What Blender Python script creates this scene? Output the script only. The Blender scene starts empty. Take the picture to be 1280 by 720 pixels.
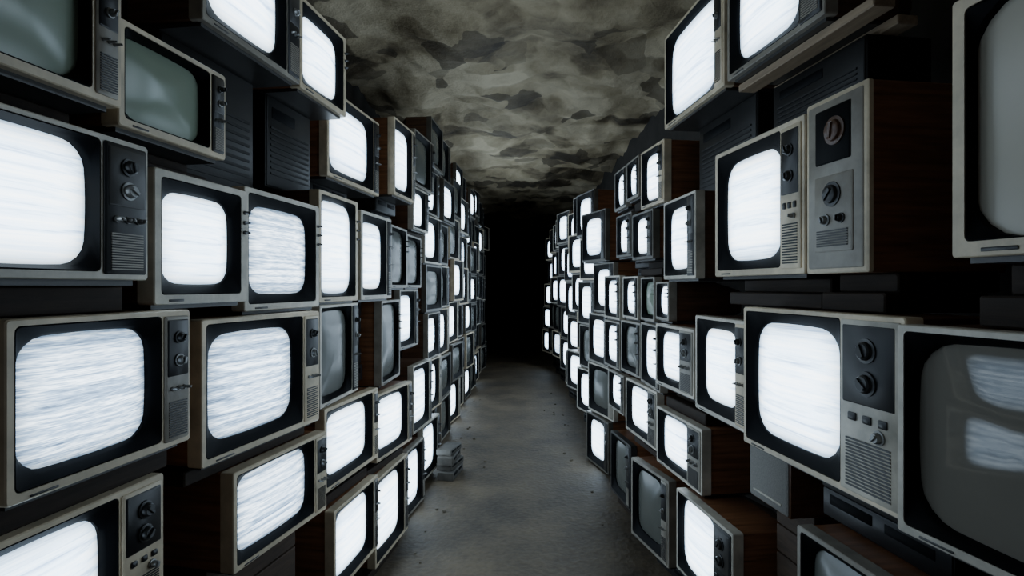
import bpy, bmesh, math, random
from math import sin, cos, pi, radians
R = random.Random(11)
COL = bpy.context.scene.collection
F, CX, CY, CH = 700.0, 645.0, 358.0, 1.7

# ------------------------------------------------------------------ materials
def nt(name):
    m = bpy.data.materials.new(name); m.use_nodes = True
    t = m.node_tree
    return m, t, t.nodes['Principled BSDF']
def node(t, kind, **kw):
    n = t.nodes.new(kind)
    for k, v in kw.items(): setattr(n, k, v)
    return n
def mat(name, c, rough=.5, metal=0., var=.25, scale=9, bump=0., stretch=(1,1,1), spec=.5):
    m, t, p = nt(name)
    tc = node(t, 'ShaderNodeTexCoord'); mp = node(t, 'ShaderNodeMapping'); mp.inputs['Scale'].default_value = stretch
    no = node(t, 'ShaderNodeTexNoise'); no.inputs['Scale'].default_value = scale; no.inputs['Detail'].default_value = 7; no.inputs['Roughness'].default_value = .6
    rp = node(t, 'ShaderNodeValToRGB')
    rp.color_ramp.elements[0].position = .3; rp.color_ramp.elements[1].position = .72
    rp.color_ramp.elements[0].color = [x*(1-var) for x in c]+[1]
    rp.color_ramp.elements[1].color = [min(1, x*(1+var*.6)) for x in c]+[1]
    t.links.new(tc.outputs['Object'], mp.inputs[0]); t.links.new(mp.outputs[0], no.inputs['Vector'])
    t.links.new(no.outputs['Fac'], rp.inputs[0]); t.links.new(rp.outputs[0], p.inputs['Base Color'])
    p.inputs['Roughness'].default_value = rough; p.inputs['Metallic'].default_value = metal
    p.inputs['Specular IOR Level'].default_value = spec
    if bump:
        b = node(t, 'ShaderNodeBump'); b.inputs['Strength'].default_value = bump; b.inputs['Distance'].default_value = .01
        t.links.new(no.outputs['Fac'], b.inputs['Height']); t.links.new(b.outputs[0], p.inputs['Normal'])
    return m
def screen_mat(name, lo, mid, hi, strength, bands, fine, mix):
    m, t, p = nt(name)
    def math_(op, a, b=None):
        n = node(t, 'ShaderNodeMath', operation=op)
        for i, v in enumerate((a, b)):
            if v is None: continue
            if isinstance(v, (int, float)): n.inputs[i].default_value = v
            else: t.links.new(v, n.inputs[i])
        return n.outputs[0]
    tc = node(t, 'ShaderNodeTexCoord'); oi = node(t, 'ShaderNodeObjectInfo')
    w = math_('MULTIPLY', oi.outputs['Random'], 53.)
    outs = []
    for sc, det in ((bands, 3), (fine, 2)):
        mp = node(t, 'ShaderNodeMapping'); mp.inputs['Scale'].default_value = sc
        no = node(t, 'ShaderNodeTexNoise', noise_dimensions='4D'); no.inputs['Scale'].default_value = 1; no.inputs['Detail'].default_value = det
        t.links.new(tc.outputs['Generated'], mp.inputs[0]); t.links.new(mp.outputs[0], no.inputs['Vector']); t.links.new(w, no.inputs['W'])
        outs.append(no)
    mx = node(t, 'ShaderNodeMix', data_type='FLOAT'); mx.inputs[0].default_value = mix
    t.links.new(outs[0].outputs['Fac'], mx.inputs[2]); t.links.new(outs[1].outputs['Fac'], mx.inputs[3])
    rp = node(t, 'ShaderNodeValToRGB'); e = rp.color_ramp.elements
    e[0].position = .33; e[0].color = lo+(1,); e[1].position = .62; e[1].color = hi+(1,)
    k = e.new(.47); k.color = mid+(1,)
    t.links.new(mx.outputs[0], rp.inputs[0]); t.links.new(rp.outputs[0], p.inputs['Emission Color'])
    # a tube glows less towards its rim
    sp = node(t, 'ShaderNodeSeparateXYZ'); t.links.new(tc.outputs['Generated'], sp.inputs[0])
    f = []
    for ax in (0, 2):
        u = math_('ABSOLUTE', math_('SUBTRACT', math_('MULTIPLY', sp.outputs[ax], 2.), 1.))
        f.append(math_('POWER', u, 5.))
    fall = math_('SUBTRACT', 1., math_('MULTIPLY', math_('MINIMUM', math_('ADD', f[0], f[1]), 1.), .84))
    t.links.new(math_('MULTIPLY', fall, strength), p.inputs['Emission Strength'])
    p.inputs['Base Color'].default_value = (.02, .02, .022, 1); p.inputs['Roughness'].default_value = .18
    return m
M = {}
M['silver'] = mat('pale_silver_plastic', (.64, .59, .49), .40, .0, .46, 7)
M['cream'] = mat('aged_cream_plastic', (.73, .615, .435), .44, 0, .46, 6)
M['grey'] = mat('mid_grey_plastic', (.32, .29, .24), .42, 0, .42, 8)
M['dark'] = mat('dim_grey_plastic', (.14, .128, .105), .42, 0, .4, 8)
M['darkf'] = mat('charcoal_plastic', (.04, .038, .036), .4, 0, .3, 12)
M['black'] = mat('black_mask_plastic', (.0022, .0026, .0034), .6, 0, .3, 10, spec=.08)
M['panel'] = mat('black_panel_plastic', (.012, .012, .013), .38, 0, .3, 20, spec=.4)
M['wood'] = mat('brown_wood_veneer', (.25, .108, .050), .30, 0, .55, 7, .1, (6, .5, 9))
M['dwood'] = mat('dark_wood_veneer', (.11, .052, .028), .38, 0, .55, 7, .1, (6, .5, 9))
M['pale'] = mat('pale_raw_timber', (.34, .25, .16), .6, 0, .35, 6, .15, (1, 8, 8))
M['board'] = mat('dark_shelf_timber', (.030, .019, .012), .7, 0, .45, 6, .15, (1, 8, 8), .25)
M['crate'] = mat('rough_crate_timber', (.06, .036, .021), .75, 0, .5, 6, .3, (1, 1, 8))
M['knob'] = mat('brushed_knob_metal', (.26, .26, .25), .38, .5, .2, 30)
M['kdark'] = mat('dark_knob', (.025, .025, .025), .36, .1, .2, 30)
M['deck'] = mat('black_deck_metal', (.008, .0075, .007), .5, 0, .3, 14, spec=.35)
M['deckf'] = mat('black_deck_front', (.013, .012, .011), .46, 0, .3, 14, spec=.35)
M['pile'] = mat('dusty_grey_deck', (.085, .078, .066), .6, 0, .4, 14)
M['stone'] = mat('dusty_rubble', (.13, .108, .075), .85, 0, .4, 30)
M['cloth'] = mat('grey_speaker_cloth', (.24, .23, .21), .85, 0, .25, 160, .2)
M['off_green'] = mat('green_grey_dead_tube', (.27, .33, .25), .24, 0, .1, 2)
M['off_grey'] = mat('grey_dead_tube', (.12, .125, .11), .26, 0, .12, 2)
M['off_mid'] = mat('dull_grey_dead_tube', (.19, .175, .145), .045, 0, .1, 2, spec=.6)
M['off_pale'] = mat('pale_grey_dead_tube', (.52, .48, .385), .3, 0, .1, 2)
M['litB'] = screen_mat('white_glowing_screen', (.22, .34, .53), (.58, .77, .97), (.82, .93, 1.), 6.9, (.18, 1, 18), (3, 1, 90), .32)
M['litS'] = screen_mat('static_snow_screen', (.05, .08, .13), (.21, .31, .44), (.74, .88, 1.), 5.6, (.06, 1, 22), (9, 1, 120), .42)

# ------------------------------------------------------------------ mesh helpers
def ring(cx, cz, w, h, r, y, bulge=0., n=3, m=2):
    r = min(r, w*.49, h*.49); P = []
    cs = [(w/2-r, h/2-r, 0), (-w/2+r, h/2-r, 90), (-w/2+r, -h/2+r, 180), (w/2-r, -h/2+r, 270)]
    arcs = []
    for (x, z, a0) in cs:
        arcs.append([(x+r*cos(radians(a0+90*i/n)), z+r*sin(radians(a0+90*i/n))) for i in range(n+1)])
    for i in range(4):
        P += arcs[i]; a = arcs[i][-1]; b = arcs[(i+1) % 4][0]
        for j in range(1, m+1):
            f = j/(m+1); P.append((a[0]+(b[0]-a[0])*f, a[1]+(b[1]-a[1])*f))
    out = []
    for x, z in P:
        u, v = x/(w/2), z/(h/2)
        out.append((cx+x+bulge*w*u*(1-v*v), y, cz+z+bulge*h*v*(1-u*u)))
    return out
def loft(bm, rings, c0=True, c1=True):
    V = [[bm.verts.new(p) for p in r] for r in rings]; n = len(V[0])
    for a, b in zip(V, V[1:]):
        for i in range(n): bm.faces.new((a[i], a[(i+1) % n], b[(i+1) % n], b[i]))
    if c0: bm.faces.new(V[0][::-1])
    if c1: bm.faces.new(V[-1])
    return V
def bx(bm, x0, x1, y0, y1, z0, z1, bev=.0):
    """box; with a bevelled front (low y) edge"""
    if bev:
        cx, cz, w, h = (x0+x1)/2, (z0+z1)/2, x1-x0, z1-z0
        loft(bm, [ring(cx, cz, w-2*bev, h-2*bev, bev, y0, n=1, m=0), ring(cx, cz, w, h, bev, y0+bev, n=1, m=0),
                  ring(cx, cz, w, h, bev, y1, n=1, m=0)]); return
    v = [bm.verts.new((x, y, z)) for x in (x0, x1) for y in (y0, y1) for z in (z0, z1)]
    for f in ((0,1,3,2),(4,6,7,5),(0,4,5,1),(2,3,7,6),(0,2,6,4),(1,5,7,3)): bm.faces.new([v[i] for i in f])
def obj(name, bm, m, parent=None, smooth=True):
    bmesh.ops.recalc_face_normals(bm, faces=bm.faces[:])
    me = bpy.data.meshes.new(name); bm.to_mesh(me); bm.free()
    if smooth:
        me.shade_smooth(); me.set_sharp_from_angle(angle=radians(38))
    me.materials.append(M[m] if isinstance(m, str) else m)
    o = bpy.data.objects.new(name, me); COL.objects.link(o)
    if parent: o.parent = parent
    return o
def thing(name, label, cat, group=None):
    o = bpy.data.objects.new(name, None); o.empty_display_size = .05; COL.objects.link(o)
    o['label'] = label; o['category'] = cat
    if group: o['group'] = group
    return o
def struct(name, bm, m, smooth=False):
    o = obj(name, bm, m, None, smooth); o['kind'] = 'structure'; return o
def copy_tree(o, parent=None):
    c = o.copy(); COL.objects.link(c)
    if parent: c.parent = parent
    for ch in list(o.children): copy_tree(ch, c)
    return c
def knob(parent, x, z, r, y=-.016, m='knob', seg=18, name='knob'):
    bm = bmesh.new(); rs = []
    for (rr, yy) in ((r*1.18, y), (r*1.18, y-.004), (r*.9, y-.005), (r*.84, y-.013), (r*.7, y-.016)):
        rs.append([(x+rr*cos(2*pi*i/seg), yy, z+rr*sin(2*pi*i/seg)) for i in range(seg)])
    loft(bm, rs)
    a = R.uniform(.3, 2.6); ca, sa = cos(a), sin(a)          # pointer ridge
    q = []
    for yy, k in ((y-.015, 1), (y-.021, .8)):
        q.append([(x+ca*u*r*.72*k-sa*v*r*.16, yy, z+sa*u*r*.72*k+ca*v*r*.16) for u, v in ((1,1),(-1,1),(-1,-1),(1,-1))])
    loft(bm, q)
    return obj(name, bm, m, parent)

# ------------------------------------------------------------------ television
def build_tv(W, H, D, st, label, detail=2, group=None):
    g = dict(fr='silver', cab='dwood', pf=.2, pm='panel', lit='litB', mg=.020, scr=.80, pstyle=0, sag=.024)
    g.update(st)
    t = thing('television', label, 'television', group)
    n, m = (4, 4) if detail == 2 else (2, 2)
    fh = .012; Hb = H-fh; zc = fh+Hb/2; hw = W/2
    bm = bmesh.new()
    loft(bm, [ring(0, zc, W-.008, Hb-.005, .007, .034, n=2, m=1), ring(0, zc, W-.008, Hb-.005, .007, D*.60, n=2, m=1),
              ring(0, zc, W*.93, Hb*.93, .02, D*.64, n=2, m=1), ring(0, zc-.02*H, W*.62, Hb*.66, .03, D*.95, n=2, m=1),
              ring(0, zc-.02*H, W*.56, Hb*.6, .03, D, n=2, m=1)])
    obj('cabinet', bm, g['cab'], t)
    bm = bmesh.new(); bx(bm, -hw*.92, hw*.92, .012, D*.62, 0, fh+.004); obj('base', bm, 'darkf', t, False)
    mg = g['mg']*.84; pw = W*g['pf']; mr = mg*.75 if pw else mg*1.35
    ow = W-mg-mr-pw-(mg*.35 if pw else 0); oh = Hb-2*mg; ox = -hw+mg+ow/2; oz = zc+.003
    # front frame
    bm = bmesh.new()
    rr = .008
    loft(bm, [ring(0, zc, W, Hb, rr, .036, n=n, m=m), ring(0, zc, W, Hb, rr, -.008, n=n, m=m), ring(0, zc, W-.005, Hb-.005, rr*.8, -.011, n=n, m=m),
              ring(ox, oz, ow, oh, .012, -.011, n=n, m=m), ring(ox, oz, ow, oh, .012, .026, n=n, m=m)], False, False)
    obj('front_frame', bm, g['fr'], t)
    # recessed black mask around the tube
    k = g['scr']; sw, sh = ow*min(.985, k*1.04), oh*k; sr = min(sw, sh)*.19; bu = .024
    bm = bmesh.new()
    loft(bm, [ring(ox, oz, ow-.001, oh-.001, .012, .027, n=n, m=m), ring(ox, oz, ow-.001, oh-.001, .012, -.009, n=n, m=m),
              ring(ox, oz, ow-.006, oh-.006, .011, -.0105, n=n, m=m), ring(ox, oz, sw+(ow-sw)*.30, sh+(oh-sh)*.30, sr, .004, bu*.5, n, m),
              ring(ox, oz, sw, sh, sr, .014, bu, n, m), ring(ox, oz, sw, sh, sr, .030, bu, n, m)], False, False)
    obj('screen_surround', bm, 'black', t)
    # bulging glass
    bm = bmesh.new(); rs = []
    for s in ((1.010, .86, .66, .42, .2) if detail == 2 else (1.010, .7, .35)):
        rs.append(ring(ox, oz, sw*s, sh*s, sr*s, .021-g['sag']*(1-s*s), bu, n, m))
    V = loft(bm, rs, False, True); obj('screen', bm, g['lit'], t)
    if detail == 2:
        bm = bmesh.new(); bx(bm, ox-ow*.42, ox-ow*.26, -.0135, -.010, fh+mg*.34, fh+mg*.62, .001); obj('badge', bm, 'kdark', t)
    if pw:
        x0, x1 = hw-mr-pw, hw-mr; z0, z1 = fh+mg*.9, H-mg*.9; h = z1-z0; cx = (x0+x1)/2
        bm = bmesh.new(); bx(bm, x0, x1, -.017, .004, z0, z1, .003); p = obj('control_panel', bm, g['pm'], t)
        if detail == 1:
            for zz in (.78, .60):
                bm = bmesh.new(); bx(bm, cx-pw*.22, cx+pw*.22, -.024, -.016, z0+h*zz-.018, z0+h*zz+.018, .004)
                obj('knob', bm, 'knob', p)
            return t
        bm = bmesh.new(); bx(bm, x0+pw*.06, x1-pw*.06, -.0195, -.016, z0+h*.52, z1-h*.03, .002)
        obj('dial_plate', bm, 'darkf' if g['pm'] == 'panel' else 'panel', p)
        r = min(pw*.17, h*.060)
        knob(p, cx, z0+h*.83, r, -.0195, 'kdark'); knob(p, cx, z0+h*.645, r, -.0195, 'kdark' if g['pstyle'] else 'knob')
        bm = bmesh.new()
        ns = 15
        for i in range(ns):
            zz = z0+h*(.04+.27*i/(ns-1)); bx(bm, x0+pw*.12, x1-pw*.12, -.0195, -.016, zz-h*.0048, zz+h*.0048)
        obj('speaker_grille', bm, 'grey' if g['pm'] == 'panel' else 'panel', p, False)
        for i in range(3):
            xx = x0+pw*(.24+.26*i)
            if g['pstyle'] == 0: knob(p, xx, z0+h*.42, pw*.06, -.017, 'knob', 10, 'small_knob')
            else:
                bm = bmesh.new(); bx(bm, xx-pw*.07, xx+pw*.07, -.022, -.016, z0+h*.42, z0+h*.465, .002); obj('push_button', bm, 'kdark', p)
        if g['pstyle'] == 1:
            knob(p, x1-pw*.3, z0+h*.365, pw*.08, -.017, 'knob', 14, 'small_knob')
    elif detail == 2:
        for i in range(3): knob(t, hw-mr*.48, zc+Hb*(.30-.09*i), mr*.18, -.011, 'kdark', 10)
    return t

def build_deck(W, D, H, label, group, kind):
    t = thing('video_deck', label, 'video deck', group); hw = W/2
    bm = bmesh.new(); bx(bm, -hw, hw, .006, D, 0, H, .003); obj('body', bm, 'pile' if kind == 2 else 'deck', t)
    bm = bmesh.new(); bx(bm, -hw+.002, hw-.002, 0, .008, .002, H-.002, .002); fp = obj('front_panel', bm, ('panel', 'deckf', 'pile')[kind], t)
    bm = bmesh.new(); bx(bm, -hw*.85, -hw*.1, -.003, .001, H*.5, H*.84, .001); obj('cassette_flap', bm, 'black', fp)
    bm = bmesh.new(); bx(bm, hw*.1, hw*.8, -.002, .001, H*.5, H*.8, .0008); obj('display_window', bm, 'black', fp)
    return t
def build_vented(W, D, H, label):
    t = thing('vented_box', label, 'equipment box'); hw = W/2
    bm = bmesh.new(); bx(bm, -hw, hw, .006, D, 0, H, .004); obj('body', bm, 'deck', t)
    bm = bmesh.new(); bx(bm, -hw+.004, hw-.004, 0, .008, .004, H-.004, .003); fp = obj('front_panel', bm, 'deckf', t)
    bm = bmesh.new(); n = 9
    for i in range(n):
        z = H*(.14+.5*i/(n-1)); bx(bm, -hw*.86, hw*.86, -.004, .001, z, z+H*.022)
    obj('vent_grille', bm, 'deck', fp, False)
    bm = bmesh.new(); bx(bm, -hw*.8, hw*.2, -.003, .001, H*.76, H*.88, .001); obj('name_plate', bm, 'black', fp)
    return t
def build_crate(W, D, H, label):
    t = thing('wooden_crate', label, 'crate'); hw = W/2
    bm = bmesh.new(); bx(bm, -hw+.012, hw-.012, .012, D-.012, .004, H); obj('box', bm, 'crate', t, False)
    bm = bmesh.new(); k = max(2, int(H/.11)); s = H/k
    for i in range(k): bx(bm, -hw, hw, 0, .014, i*s+.004, (i+1)*s-.004, .002)
    obj('front_boards', bm, 'crate', t, False)
    return t
ORD = ['zeroth', 'first', 'second', 'third', 'fourth', 'fifth', 'sixth', 'seventh', 'eighth', 'ninth', 'tenth', 'eleventh',
       'twelfth', 'thirteenth', 'fourteenth', 'fifteenth', 'sixteenth', 'seventeenth']
NUM = ['', 'one', 'two', 'three', 'four', 'five', 'six', 'seven']

# ------------------------------------------------------------------ the near televisions
TV = []
def add(s, pos, lo, hi, st, short, label, kind='tv', **kw):
    TV.append(dict(s=s, n=pos, z0=lo, z1=hi, st=st, short=short, label=label, kind=kind, **kw))
def N(s, xn, xf, yt, yb, X, a, st, short, label, **kw):
    a = radians(a); dn = F*X/abs(xn-CX); k = abs(xf-CX)/F
    W = (X-k*dn)/(k*cos(a)+sin(a))
    add(s, (s*X, dn), CH-(yb-CY)*dn/F, CH-(yt-CY)*dn/F, st, short, label, W=W, a=a, **kw)
def FA(s, xf, yt, yb, X, a, W, st, short, label, H=None, **kw):
    a = radians(a); df = F*X/abs(xf-CX); dx, dy = -s*sin(a), cos(a)
    z0 = CH-(yb-CY)*df/F; z1 = z0+H if H else CH-(yt-CY)*df/F
    add(s, (s*X-W*dx, df-W*dy), z0, z1, st, short, label, W=W, a=a, **kw)
S = dict
B, ST, OG, OD, OM, OP = 'litB', 'litS', 'off_green', 'off_grey', 'off_mid', 'off_pale'
L = -1
FA(L, 147, 0, 143, .92, 8, .44, S(fr='cream', pf=.13, pm='grey', lit=OG, scr=.90, sag=.016), 'cut-off television in top left corner', 'switched-off cream television with green-grey tube, cut by the top left corner', H=.33)
N(L, 143, 278, 20, 162, .95, 8, S(fr='cream', pf=.13, pm='panel', lit=OG, cab='wood', scr=.88, sag=.016), 'small green-grey television at upper left', 'small cream television, dead green-grey tube, beside the corner one at upper left')
FA(L, 372, 0, 110, .90, 8, .58, S(fr='grey', pf=.14), 'top lit television above the vented box', 'lit grey television at the top edge of the left stack, above a black box', H=.44, box='black vented equipment box under the top lit set of the left stack')
N(L, 372, 430, -8, 112, .92, 8, S(fr='cream', pf=0, mg=.024, cab='wood'), 'top television beside the ceiling', 'lit cream television at top of the left stack, nearest to the blotched ceiling', box='black vented equipment box under the cream set nearest the ceiling at left')
FA(L, 180, 185, 357, .85, 8, .47, S(fr='silver', pf=.23, pm='panel', mg=.016, scr=.88), 'wide lit television at left edge', 'wide lit television with black two-dial panel, cut by left edge above eye level')
N(L, 188, 305, 208, 385, .90, 8, S(fr='silver', pf=0, mg=.026, scr=.78), 'squarish lit television right of wide one', 'squarish silver television with small white screen and thick black surround, left stack')
N(L, 302, 396, 232, 380, .90, 8, S(fr='silver', pf=0, lit=ST, mg=.024, scr=.79), 'static-filled squarish television', 'squarish silver television showing grey snowy static, eye-level row of the left stack')
N(L, 396, 445, 236, 378, .88, 8, S(fr='cream', pf=0, lit=B, mg=.024, scr=.89), 'cream lit television at eye level', 'cream television with nearly full-width white screen, fourth in the left eye-level row')
N(L, 449, 487, 262, 378, .82, 8, S(fr='silver', pf=.12, mg=.024, pm='panel'), 'fifth eye-level television', 'silver lit television with black panel, fifth in the left eye-level row')
N(L, 407, 472, 106, 222, 1.0, 8, S(fr='cream', pf=.10, pm='panel', mg=.022, cab='wood'), 'upper television over two decks', 'lit cream television set back on two black decks in upper left stack')
N(L, 491, 517, 145, 245, .82, 8, S(fr='cream', pf=.12, pm='grey', cab='wood'), 'jutting upper television', 'lit television jutting out of the upper left stack, its brown side showing')
N(L, 0, 233, 400, 645, .90, 8, S(fr='cream', pf=.17, pm='grey', lit=ST, mg=.018, scr=.82, cab='wood'), 'big static television at left edge', 'large cream television with static and black-over-grey control panel at the left edge')
N(L, 248, 396, 400, 592, .90, 12, S(fr='cream', pf=.15, pm='cream', lit=ST, mg=.020, cab='wood', scr=.80), 'second big static television', 'large cream television with static screen, next to the largest one at left')
N(L, 397, 445, 382, 508, .87, 4, S(fr='silver', pf=.15, lit=OD, mg=.018, scr=.88), 'dead television beside second big one', 'silver television with dead grey screen, right of the large static pair')
N(L, 475, 498, 376, 480, .82, 2, S(fr='grey', pf=0, lit=OD, mg=.022, cab='wood', scr=.90), 'dead wood-sided television below eye level', 'wood-sided television with dead grey screen, jutting just below eye level at left')
N(L, 498, 521, 362, 440, .85, 8, S(fr='grey', pf=.15), 'lit television past wood-sided dead one', 'small lit television just past the wood-sided dead one in left stack')
N(L, 487, 507, 280, 360, .86, 4, S(fr='grey', pf=0, lit=OD, mg=.022, scr=.88), 'sixth eye-level television', 'dead grey-screened television, sixth in the left eye-level row')
N(L, 507, 525, 292, 360, .86, 4, S(fr='grey', pf=0, lit=OD, mg=.022, scr=.88), 'seventh eye-level television', 'dead grey-screened television, seventh in the left eye-level row')
N(L, 515, 534, 232, 288, .85, 8, S(fr='silver', pf=.15), 'lit television over seventh one', 'small lit television above the seventh eye-level set of the left stack')
N(L, 517, 541, 160, 226, .84, 8, S(fr='grey', pf=.15, lit=OD, cab='wood'), 'dead top television with brown side', 'dead brown-sided television on top of the left stack beyond the jutting one')
FA(L, 200, 590, 760, .88, 8, .5, S(fr='cream', pf=.23, pm='cream', mg=.018, pstyle=1, cab='wood'), 'corner television at bottom left', 'cream television with pale dial panel, cut by the bottom left corner')
N(L, 288, 405, 592, 724, .88, 12, S(fr='cream', pf=.13, pm='cream', lit=ST, mg=.018, cab='wood', scr=.84), 'wood-sided static television', 'brown wood-sided television with static, under the second large static set')
N(L, 403, 470, 512, 622, .87, 10, S(fr='cream', pf=.08, pm='cream', mg=.022, cab='wood'), 'lit television beneath the dead one', 'lit cream television below the dead set, above the floor-level row at left')
N(L, 469, 513, 494, 582, .80, 12, S(fr='cream', pf=.10, pm='grey', cab='wood'), 'next lit television over floor row', 'lit cream television second along, above the floor-level row at left')
N(L, 515, 538, 458, 540, .80, 8, S(fr='silver', pf=.12, pm='grey', cab='dwood'), 'dark-sided television over floor row', 'dark-sided lit television third along, above the floor-level row at left')
N(L, 415, 470, 640, 752, .85, 8, S(fr='cream', pf=.08, pm='grey', cab='wood'), 'nearest floor television at left', 'brown-sided lit television, nearest of the floor-level row at left')
N(L, 467, 508, 602, 715, .80, 8, S(fr='cream', pf=.10, pm='grey', cab='wood'), 'second floor television at left', 'lit television, second from camera in the floor-level row at left')
N(L, 507, 529, 565, 645, .80, 8, S(fr='grey', pf=.12), 'third floor television at left', 'lit television, third from camera in the floor-level row at left')
N(L, 527, 548, 533, 606, .78, 8, S(fr='silver', pf=.12), 'fourth floor television at left', 'lit television, fourth from camera in the floor-level row at left')
r = 1
FA(r, 1195, 5, 330, .92, 8, .52, S(fr='cream', pf=0, lit=OP, mg=.034, scr=.95, sag=.007), 'tall dead television at right edge', 'tall cream television with dull grey screen, cut by the upper right edge')
FA(r, 912, 0, 106, .90, 8, .60, S(fr='grey', pf=.18), 'top television on pale plank', 'lit grey television at top right resting on a pale timber plank', H=.46, plank=True, box='black vented equipment box under the pale planks at upper right')
N(r, 908, 833, -40, 110, .90, 6, S(fr='cream', pf=.10, pm='cream', scr=.86), 'top right television by ceiling', 'tall lit cream television at top of the right stack beside the ceiling', box='black vented equipment box under the tall cream top set at right')
N(r, 1010, 897, 142, 347, .90, 8, S(fr='cream', pf=.18, pm='cream', mg=.024, scr=.81, pstyle=1), 'lit television beside the tuner', 'lit cream television with pale panel, beside the dark tuner cabinet')
N(r, 1085, 1008, 97, 340, .92, 8, S(), 'tuner cabinet', 'upright grey tuner cabinet in pale rim with dial window, dark tall side', kind='tuner')
N(r, 872, 832, 237, 350, .88, 4, S(fr='silver', pf=.18, pm='panel', cab='dwood', scr=.79), 'lit television past the tuner', 'dark-sided lit television below a black box, beyond the pale-panelled set at right')
N(r, 1137, 933, 397, 660, .90, 8, S(fr='cream', pf=.28, pm='silver', mg=.018, scr=.81, pstyle=1), 'big lit television at lower right', 'large pale television with bright screen and black-over-silver dial panel at right')
FA(r, 1126, 405, 668, .86, 12, .52, S(fr='silver', pf=.0, lit=OM, mg=.020, scr=.88, sag=.0065), 'big dead television at right edge', 'large silver television with dead grey screen, cut by the lower right edge', cw=.30)
N(r, 939, 872, 402, 537, .90, 5, S(fr='silver', pf=.17, pm='cream', scr=.77), 'mid lit television beside big one', 'medium lit silver television immediately past the large bright one at right')
N(r, 870, 822, 412, 503, .86, 8, S(fr='silver', pf=.3, pm='grey', scr=.79, cab='wood'), 'small lit television with wide panel', 'small lit television with wide grey panel, just below eye level at right')
N(r, 827, 803, 408, 485, .83, 2, S(fr='grey', pf=.12, mg=.018), 'narrow lit television', 'narrow lit television, third past the large bright one at right')
N(r, 802, 778, 404, 475, .83, 8, S(fr='grey', pf=.12, lit=OD), 'dead television past narrow one', 'dead dark-screened television right after the narrow lit one, right stack')
N(r, 776, 757, 403, 462, .82, 8, S(fr='grey', pf=.12), 'fifth lower television at right', 'lit television just past the dead dark one in the right stack')
N(r, 838, 822, 352, 408, .85, 2, S(fr='grey', pf=0, mg=.016), 'tiny lit portable', 'tiny lit portable television on top of the narrow lit set at right')
N(r, 820, 803, 346, 408, .84, 4, S(fr='grey', pf=0, lit=OG, mg=.016), 'tiny dead portable', 'tiny dead portable television with greenish tube at eye level, right stack')
N(r, 799, 780, 345, 401, .84, 8, S(fr='silver', pf=.12), 'small eye-level television at right', 'small lit television at eye level just past the tiny dead portable')
N(r, 776, 757, 344, 400, .83, 8, S(fr='silver', pf=.12), 'next eye-level television at right', 'small lit television at eye level, second past the tiny dead portable')
N(r, 818, 792, 260, 325, .86, 8, S(fr='dark', pf=.2, cab='wood'), 'lit television over portables', 'lit dark-framed television above the tiny portables in the right stack')
N(r, 791, 772, 264, 322, .85, 8, S(fr='dark', pf=.2, cab='wood'), 'next lit television over portables', 'lit dark-framed television second along above the portables, right stack')
N(r, 832, 803, 173, 246, .88, 8, S(fr='cream', pf=.16, pm='cream', cab='wood'), 'nearest of right top row', 'lit pale television, nearest of the small top-row sets at right')
N(r, 800, 785, 193, 247, .86, 4, S(fr='grey', pf=.1), 'second of right top row', 'lit television, second of the small top-row sets at right')
N(r, 784, 770, 206, 260, .86, 4, S(fr='grey', pf=.1), 'third of right top row', 'lit television, third of the small top-row sets at right')
N(r, 823, 784, 490, 567, .84, 8, S(fr='silver', pf=.22, pm='grey', cab='wood'), 'lit television under narrow one', 'lit silver television with grey panel, below the narrow lit set at right')
N(r, 781, 762, 470, 522, .82, 8, S(fr='grey', pf=.12), 'small lit set low at right', 'small lit television, second along in the low row at right')
N(r, 880, 823, 537, 627, .88, 8, S(fr='silver', pf=.25, pm='grey', cab='wood', mg=.018), 'wood-sided television low at right', 'wood-sided lit television with grey panel, above the dead floor set at right')
N(r, 919, 848, 668, 795, .88, 8, S(fr='silver', pf=.26, pm='panel', cab='wood', mg=.016, pstyle=1, scr=.86), 'wood-topped television at bottom right', 'lit television with brown wooden top at the bottom of the right stack')
FA(r, 1000, 648, 800, .88, 8, .5, S(fr='grey', pf=.26, lit=OD, pm='panel', cab='wood'), 'dark television at bottom right', 'dark dead television at the bottom edge below the large bright set', H=.36)
N(r, 985, 936, 566, 650, .95, 8, S(), 'speaker box', 'small grey cloth-fronted speaker box below the large bright set at right', kind='speaker')
N(r, 838, 791, 602, 714, .84, 14, S(fr='grey', pf=.14, lit=OD, pm='grey', cab='wood'), 'dead floor television at right', 'dead dark-screened television nearest the floor aisle at right')
N(r, 790, 765, 558, 642, .82, 8, S(fr='darkf', pf=.15, lit=OD, cab='wood'), 'second floor television at right', 'dead dark brown-sided television, second along the floor at right')

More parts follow.
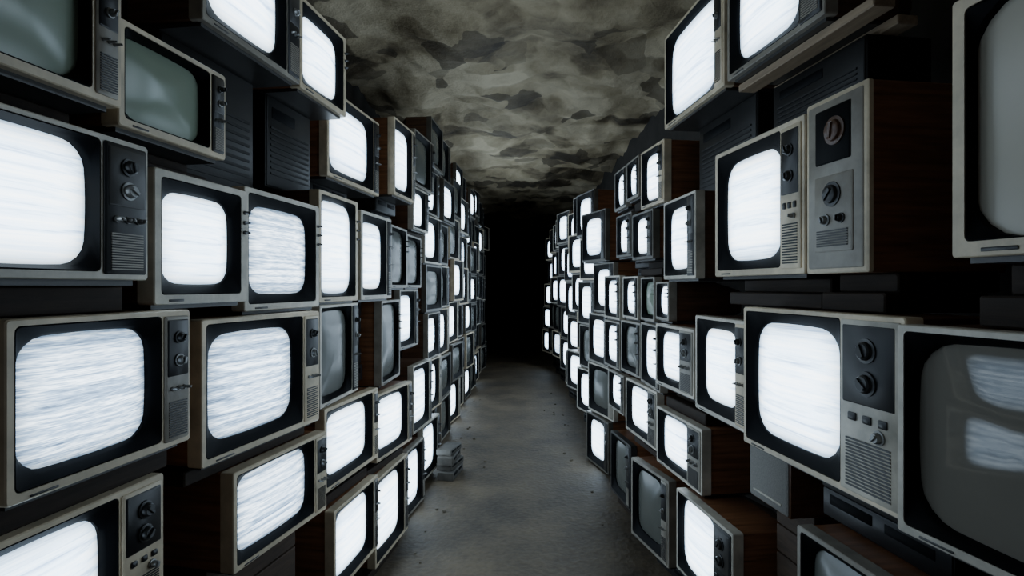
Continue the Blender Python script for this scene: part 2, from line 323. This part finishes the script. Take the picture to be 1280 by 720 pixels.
for t in TV:
    t['d0'] = t['n'][1]; t['d1'] = t['n'][1]+t['W']*cos(t['a'])
def put(o, t, z, back=0., shift=0.):
    s, a, W = t['s'], t['a'], t['W']
    dx, dy = -s*sin(a), cos(a); bxn, byn = s*cos(a), sin(a)
    o.location = (t['n'][0]+dx*(W/2+shift)+bxn*back, t['n'][1]+dy*(W/2+shift)+byn*back, z)
    o.rotation_euler = (0, 0, -s*(pi/2-a))
for t in sorted(TV, key=lambda q: q['z0']):
    sup = 0.
    for q in TV:
        if q is t or q['s'] != t['s']: continue
        ov = min(q['d1'], t['d1'])-max(q['d0'], t['d0'])
        if ov > .015 and q['z1'] <= t['z0']+.07: sup = max(sup, q['z1'])
    gap = t['z0']-sup
    if gap < .045: t['z0'] = sup; gap = 0
    W, H = t['W'], t['z1']-t['z0']
    D = .42
    if t['kind'] == 'tv':
        o = build_tv(W, H, D, t['st'], t['label'])
    elif t['kind'] == 'tuner':
        o = thing('tuner_cabinet', t['label'], 'tuner'); hw = W/2
        bm = bmesh.new(); bx(bm, -hw+.004, hw-.004, .012, .42, 0, H, .004); obj('cabinet', bm, 'wood', o)
        bm = bmesh.new(); bx(bm, -hw, hw, 0, .016, 0, H, .004); obj('front_frame', bm, 'cream', o)
        bm = bmesh.new(); bx(bm, -hw+.014, hw-.014, -.004, .002, .014, H-.014, .003); p = obj('front_panel', bm, 'grey', o)
        bm = bmesh.new(); bx(bm, -hw*.6, hw*.55, -.008, -.002, H*.62, H*.93, .003); w = obj('dial_window', bm, 'black', p)
        bm = bmesh.new(); bx(bm, -hw*.62, hw*.62, -.009, -.002, H*.12, H*.55, .003); c = obj('control_panel', bm, 'grey', p)
        knob(p, hw*.08, H*.79, .034, -.008, 'dwood', 22, 'round_dial')
        knob(p, 0, H*.44, .030, -.009, 'kdark'); knob(p, -hw*.2, H*.30, .014, -.009); knob(p, hw*.3, H*.30, .012, -.009, 'kdark')
        bm = bmesh.new()
        for i in range(7): bx(bm, -hw*.5, hw*.5, -.012, -.008, H*(.15+.014*i), H*(.157+.014*i))
        obj('speaker_grille', bm, 'panel', p, False)
    else:
        o = thing('speaker_box', t['label'], 'speaker'); hw = W/2
        bm = bmesh.new(); bx(bm, -hw, hw, .008, .26, 0, H, .004); obj('cabinet', bm, 'dwood', o)
        bm = bmesh.new(); bx(bm, -hw+.006, hw-.006, 0, .012, .006, H-.006, .005); g = obj('speaker_cloth', bm, 'cloth', o)
        bm = bmesh.new(); bx(bm, -hw*.7, hw*.7, -.004, .002, H*.14, H*.17, .001); obj('badge', bm, 'silver', g)
    put(o, t, t['z0'])
    if gap > 0 and t.get('plank'):
        p = thing('timber_plank', 'pale raw timber plank sticking out under the top right television', 'plank')
        bm = bmesh.new(); bx(bm, -W/2, W/2+.14, 0, .07, 0, .03, .003); obj('board', bm, 'pale', p, False)
        put(p, t, t['z0']-.03, .04)
        p = thing('timber_plank', 'rear of the two pale planks carrying the top right television', 'plank')
        bm = bmesh.new(); bx(bm, -W/2, W/2+.05, 0, .07, 0, .03, .003); obj('board', bm, 'pale', p, False)
        put(p, t, t['z0']-.03, .2)
        gap -= .03
    if 0 < gap <= .135:
        n = max(1, math.ceil(gap/.07)); h = gap/n
        for i in range(n):
            lab = ('dark timber board lying under the '+t['short']) if n == 1 else '%s of two dark timber boards under the %s' % (('lower', 'upper')[i], t['short'])
            p = thing('timber_board', lab, 'board', 'dark boards between the televisions')
            w = W*(.99, .9)[i]; bm = bmesh.new(); bx(bm, -w/2, w/2, 0, .31, 0, h-.001, .004); obj('board', bm, 'board', p, False)
            put(p, t, sup+i*h, (.05, .10)[i])
    elif 0 < gap <= .52 and t.get('box'):
        w = W*.84; o = build_vented(w, .24, gap-.001, t['box']); put(o, t, sup, .15, -(W-w)*.25)
    elif 0 < gap <= .52:
        n = max(1, math.ceil(gap/.10)); h = gap/n
        for i in range(n):
            lab = '%s of %s flat decks, counted upward, under the %s' % (ORD[i+1], NUM[n], t['short'])
            w = min(W*.84, .46)
            o = build_deck(w, .25, h-.001, lab, 'flat video decks wedged between televisions', i % 2)
            put(o, t, sup+i*h, .12+R.uniform(0, .05), -(W-w)*.25)
    elif gap > .52:
        n = math.ceil(gap/.5); h = gap/n; w = t.get('cw', min(W*.9, .5))
        for i in range(n):
            o = build_crate(w, .30, h-.001, '%s crate from the floor beneath the %s' % (ORD[i+1], t['short']))
            put(o, t, sup+i*h, .11, -(W-w)*.5 if 'cw' in t else 0)

# ------------------------------------------------------------------ the far stacks
protos = {}
SPEC = {1: [(.56, .48, S(fr='grey', pf=.16, cab='wood')), (.52, .48, S(fr='dark', pf=.14, cab='wood')), (.58, .48, S(fr='silver', pf=.16, pm='grey', cab='wood')),
            (.53, .48, S(fr='cream', pf=0, mg=.024, cab='wood'))],
        -1: [(.56, .48, S(fr='silver', pf=.18)), (.52, .46, S(fr='grey', pf=.16)), (.58, .52, S(fr='cream', pf=.12, pm='grey', cab='wood')),
             (.54, .47, S(fr='dark', pf=0, mg=.026, cab='dwood'))]}
def far_tv(s, k, lit, label, group):
    key = (s, k, lit)
    W, H, st = SPEC[s][k]
    if key not in protos:
        st = dict(st); st['lit'] = lit; st['scr'] = .76
        protos[key] = build_tv(W, H, .40, st, label, 1, group); return protos[key], W, H
    o = copy_tree(protos[key]); o['label'] = label; o['group'] = group
    return o, W, H
for s, d0, top, xa, xb, PITCH in ((-1, 5.30, 3.42, .83, .74, .74), (1, 4.98, 2.84, .86, .75, .80)):
    cols = []; d = d0
    while d < 12.:
        cols.append(d); d += PITCH
    side = 'left' if s < 0 else 'right'
    for ci, d in enumerate(cols):
        ordc = ORD[len(cols)-ci]
        z = 0.; row = 0
        X0 = xa+(xb-xa)*(d-5)/7.+(R.uniform(-.03, .05) if s > 0 else 0)
        nb = R.choice((3, 4, 4)) if s > 0 and ci > 0 else 0
        for i in range(nb):
            h = .105
            o = build_deck(.44, .3, h-.001, '%s deck from the floor, %s column from far end of %s stack' % (ORD[i+1], ordc, side), 'flat decks under the far right stack', i % 2)
            put(o, dict(s=s, a=radians(12), W=.54, n=(s*X0, d)), z, .10+R.uniform(-.01, .04)); z += h
        lim = top+(R.uniform(-.1, .12) if s > 0 else R.uniform(-.03, .05))
        plit = (.84 if s > 0 else .60)*max(.06, min(1, (12.8-d)/4.5))
        while True:
            k = R.choice((0, 0, 1, 1, 2, 3, 3))
            if s < 0 and z+SPEC[s][k][1] > lim: k = 1
            W, H, _ = SPEC[s][k]
            if z+H > lim+.02: break
            u = R.random(); lit = B if u < plit else (ST if u < plit+.08 else OD); row += 1
            if row == 1 and s > 0 and d < 9.5: lit = B
            lab = '%s television, %s up from the floor, %s column from far end of %s stack' % ({B: 'lit', ST: 'static-filled', OD: 'dead'}[lit], ORD[row], ordc, side)
            o, W, H = far_tv(s, k, lit, lab, 'televisions in the far %s stack' % side)
            X = X0+R.uniform(-.05, .06); a = radians(R.uniform(4, 9) if s < 0 else R.uniform(10, 17))
            put(o, dict(s=s, a=a, W=W, n=(s*X, d+(.58-W)/2)), z); z += H
z = 0
for i in range(4):
    h = (.075, .06, .07, .05)[i]
    o = build_deck((.34, .30, .33, .27)[i], .14, h-.001, '%s from the floor of the grey flat decks piled at the left stack foot' % ORD[i+1], 'pile of grey flat decks at left', 2)
    o.location = (-.52-.006*i, 5.04+.02*(i % 2), z); o.rotation_euler = (0, 0, pi/2-radians((10, 16, 6, 14)[i])); z += h

# ------------------------------------------------------------------ rubble on the floor
from mathutils import noise, Vector
for i in range(36):
    q = R.uniform(.006, .017); bm = bmesh.new(); bmesh.ops.create_icosphere(bm, subdivisions=2, radius=q)
    for v in bm.verts:
        v.co *= 1+.45*noise.noise(v.co*70+Vector((i*3.1, 0, 0))); v.co.z = max(v.co.z*.6, -q*.3)+q*.3
    o = obj('rubble_chip', bm, 'stone', None, False)
    sd = R.choice((-1, 1)); yy = R.uniform(2.6, 9.)
    o.location = (sd*(.64-abs(R.gauss(0, .12))), yy, 0); o.rotation_euler = (0, 0, R.uniform(0, 6))
    if sd < 0 and 4.7 < yy < 5.6: o.location.x = -.3
    o['label'] = 'small dusty rubble chip lying loose on the aisle floor'; o['category'] = 'rubble'; o['group'] = 'loose rubble chips on the aisle floor'

# ------------------------------------------------------------------ room
Y0, Y1, HW, HC = -1.3, 24., 1.66, 3.74
def ground():
    m, t, p = nt('worn_concrete')
    tc = node(t, 'ShaderNodeTexCoord')
    n1 = node(t, 'ShaderNodeTexNoise'); n1.inputs['Scale'].default_value = 2.0; n1.inputs['Detail'].default_value = 9; n1.inputs['Roughness'].default_value = .62
    n2 = node(t, 'ShaderNodeTexNoise'); n2.inputs['Scale'].default_value = 30; n2.inputs['Detail'].default_value = 6
    n3 = node(t, 'ShaderNodeTexVoronoi'); n3.inputs['Scale'].default_value = 26
    for n in (n1, n2, n3): t.links.new(tc.outputs['Object'], n.inputs['Vector'])
    mx = node(t, 'ShaderNodeMix', data_type='FLOAT'); mx.inputs[0].default_value = .28
    t.links.new(n1.outputs['Fac'], mx.inputs[2]); t.links.new(n2.outputs['Fac'], mx.inputs[3])
    rp = node(t, 'ShaderNodeValToRGB'); e = rp.color_ramp.elements
    e[0].position = .35; e[0].color = (.036, .026, .015, 1); e[1].position = .67; e[1].color = (.140, .105, .062, 1)
    t.links.new(mx.outputs[0], rp.inputs[0]); t.links.new(rp.outputs[0], p.inputs['Base Color'])
    ad = node(t, 'ShaderNodeMath', operation='MULTIPLY_ADD'); ad.inputs[1].default_value = .18
    t.links.new(n3.outputs['Distance'], ad.inputs[0]); t.links.new(mx.outputs[0], ad.inputs[2])
    b = node(t, 'ShaderNodeBump'); b.inputs['Strength'].default_value = .5; b.inputs['Distance'].default_value = .03
    t.links.new(ad.outputs[0], b.inputs['Height']); t.links.new(b.outputs[0], p.inputs['Normal'])
    p.inputs['Roughness'].default_value = .6
    return m
def camo():
    m, t, p = nt('blotched_ceiling_paint')
    tc = node(t, 'ShaderNodeTexCoord')
    wn = node(t, 'ShaderNodeTexNoise'); wn.inputs['Scale'].default_value = 1.7; wn.inputs['Detail'].default_value = 3
    t.links.new(tc.outputs['Object'], wn.inputs['Vector'])
    vm = node(t, 'ShaderNodeVectorMath', operation='MULTIPLY_ADD'); vm.inputs[1].default_value = (.46, .46, .1)
    t.links.new(wn.outputs['Color'], vm.inputs[0]); t.links.new(tc.outputs['Object'], vm.inputs[2])
    vals = []
    for sc, rot, sm, ds in (((1.45, 1.7, 1), .5, .32, .35), ((2.6, 2.1, 1), -.7, .18, .35), ((3.0, 2.5, 1), 1.1, .06, 0)):
        mp = node(t, 'ShaderNodeMapping'); mp.inputs['Scale'].default_value = sc; mp.inputs['Rotation'].default_value = (0, 0, rot)
        t.links.new(vm.outputs[0], mp.inputs[0])
        vo = node(t, 'ShaderNodeTexVoronoi', feature='SMOOTH_F1'); vo.inputs['Scale'].default_value = 1; vo.inputs['Smoothness'].default_value = sm
        t.links.new(mp.outputs[0], vo.inputs['Vector'])
        sp = node(t, 'ShaderNodeSeparateColor'); t.links.new(vo.outputs['Color'], sp.inputs[0])
        ma = node(t, 'ShaderNodeMath', operation='MULTIPLY_ADD'); ma.inputs[1].default_value = ds
        t.links.new(vo.outputs['Distance'], ma.inputs[0]); t.links.new(sp.outputs[0], ma.inputs[2])
        vals.append(ma)
    m1 = node(t, 'ShaderNodeMix', data_type='FLOAT'); m1.inputs[0].default_value = .40
    t.links.new(vals[0].outputs[0], m1.inputs[2]); t.links.new(vals[1].outputs[0], m1.inputs[3])
    n2 = node(t, 'ShaderNodeTexNoise'); n2.inputs['Scale'].default_value = 2.3; n2.inputs['Detail'].default_value = 10; n2.inputs['Roughness'].default_value = .68
    t.links.new(tc.outputs['Object'], n2.inputs['Vector'])
    mx = node(t, 'ShaderNodeMix', data_type='FLOAT'); mx.inputs[0].default_value = .52
    t.links.new(m1.outputs[0], mx.inputs[2]); t.links.new(n2.outputs['Fac'], mx.inputs[3])
    rp = node(t, 'ShaderNodeValToRGB'); e = rp.color_ramp.elements
    e[0].position = .37; e[0].color = (.054, .040, .022, 1); e[1].position = .76; e[1].color = (.72, .61, .42, 1)
    k = e.new(.46); k.color = (.19, .147, .085, 1); k = e.new(.58); k.color = (.46, .375, .235, 1)
    t.links.new(mx.outputs[0], rp.inputs[0])
    # dark angular patches where the paint has come off
    gt = node(t, 'ShaderNodeMapRange'); gt.inputs['From Min'].default_value = .77; gt.inputs['From Max'].default_value = .88
    gt.inputs['To Min'].default_value = 0; gt.inputs['To Max'].default_value = .70
    t.links.new(vals[2].outputs[0], gt.inputs['Value'])
    dm = node(t, 'ShaderNodeMix', data_type='RGBA'); t.links.new(gt.outputs[0], dm.inputs[0])
    t.links.new(rp.outputs[0], dm.inputs[6]); dm.inputs[7].default_value = (.055, .040, .024, 1)
    t.links.new(dm.outputs[2], p.inputs['Base Color'])
    b = node(t, 'ShaderNodeBump'); b.inputs['Strength'].default_value = .7; b.inputs['Distance'].default_value = .09
    t.links.new(n2.outputs['Fac'], b.inputs['Height']); t.links.new(b.outputs[0], p.inputs['Normal'])
    p.inputs['Roughness'].default_value = .7
    return m
bm = bmesh.new(); bx(bm, -HW, HW, Y0, Y1, -.1, 0); struct('floor', bm, ground())
bm = bmesh.new(); nx, ny = 50, 340; g = []
for j in range(ny+1):
    row = []
    for i in range(nx+1):
        x, y = -HW+2*HW*i/nx, Y0+(Y1-Y0)*j/ny
        z = HC+.16*noise.noise(Vector((x*1.3, y*1.3, 3)))+.08*abs(noise.noise(Vector((x*3, y*3, 7))))+.03*noise.noise(Vector((x*8, y*8, 5)))
        row.append(bm.verts.new((x, y, z)))
    g.append(row)
for j in range(ny):
    for i in range(nx): bm.faces.new((g[j][i], g[j][i+1], g[j+1][i+1], g[j+1][i]))
struct('ceiling', bm, camo(), True)
dk = mat('dark_bare_wall', (.04, .035, .03), .85, 0, .4, 3, .2)
bm = bmesh.new(); bx(bm, -HW-.1, -HW, Y0, Y1, -.1, HC+.3); struct('wall_left', bm, dk)
bm = bmesh.new(); bx(bm, HW, HW+.1, Y0, Y1, -.1, HC+.3); struct('wall_right', bm, dk)
bk = mat('painted_darkness_end_wall', (.004, .004, .004), .9, 0, .3, 3)  # near-black colour paints in the darkness at the corridor's far end
bm = bmesh.new(); bx(bm, -HW-.1, HW+.1, Y1, Y1+.1, -.1, HC+.3); struct('wall_back', bm, bk)

# ------------------------------------------------------------------ world, camera
w = bpy.data.worlds.new('World'); bpy.context.scene.world = w; w.use_nodes = True
w.node_tree.nodes['Background'].inputs[0].default_value = (.85, .9, 1.0, 1); w.node_tree.nodes['Background'].inputs[1].default_value = .09
cd = bpy.data.cameras.new('camera'); cam = bpy.data.objects.new('camera', cd); COL.objects.link(cam)
cam.location = (0, 0, CH); cam.rotation_euler = (pi/2, 0, 0)
cd.sensor_fit = 'HORIZONTAL'; cd.sensor_width = 36; cd.lens = F/1280*36; cd.clip_start = .02
cd.shift_x = -(CX-640)/1280; cd.shift_y = -(360-CY)/1280
bpy.context.scene.camera = cam
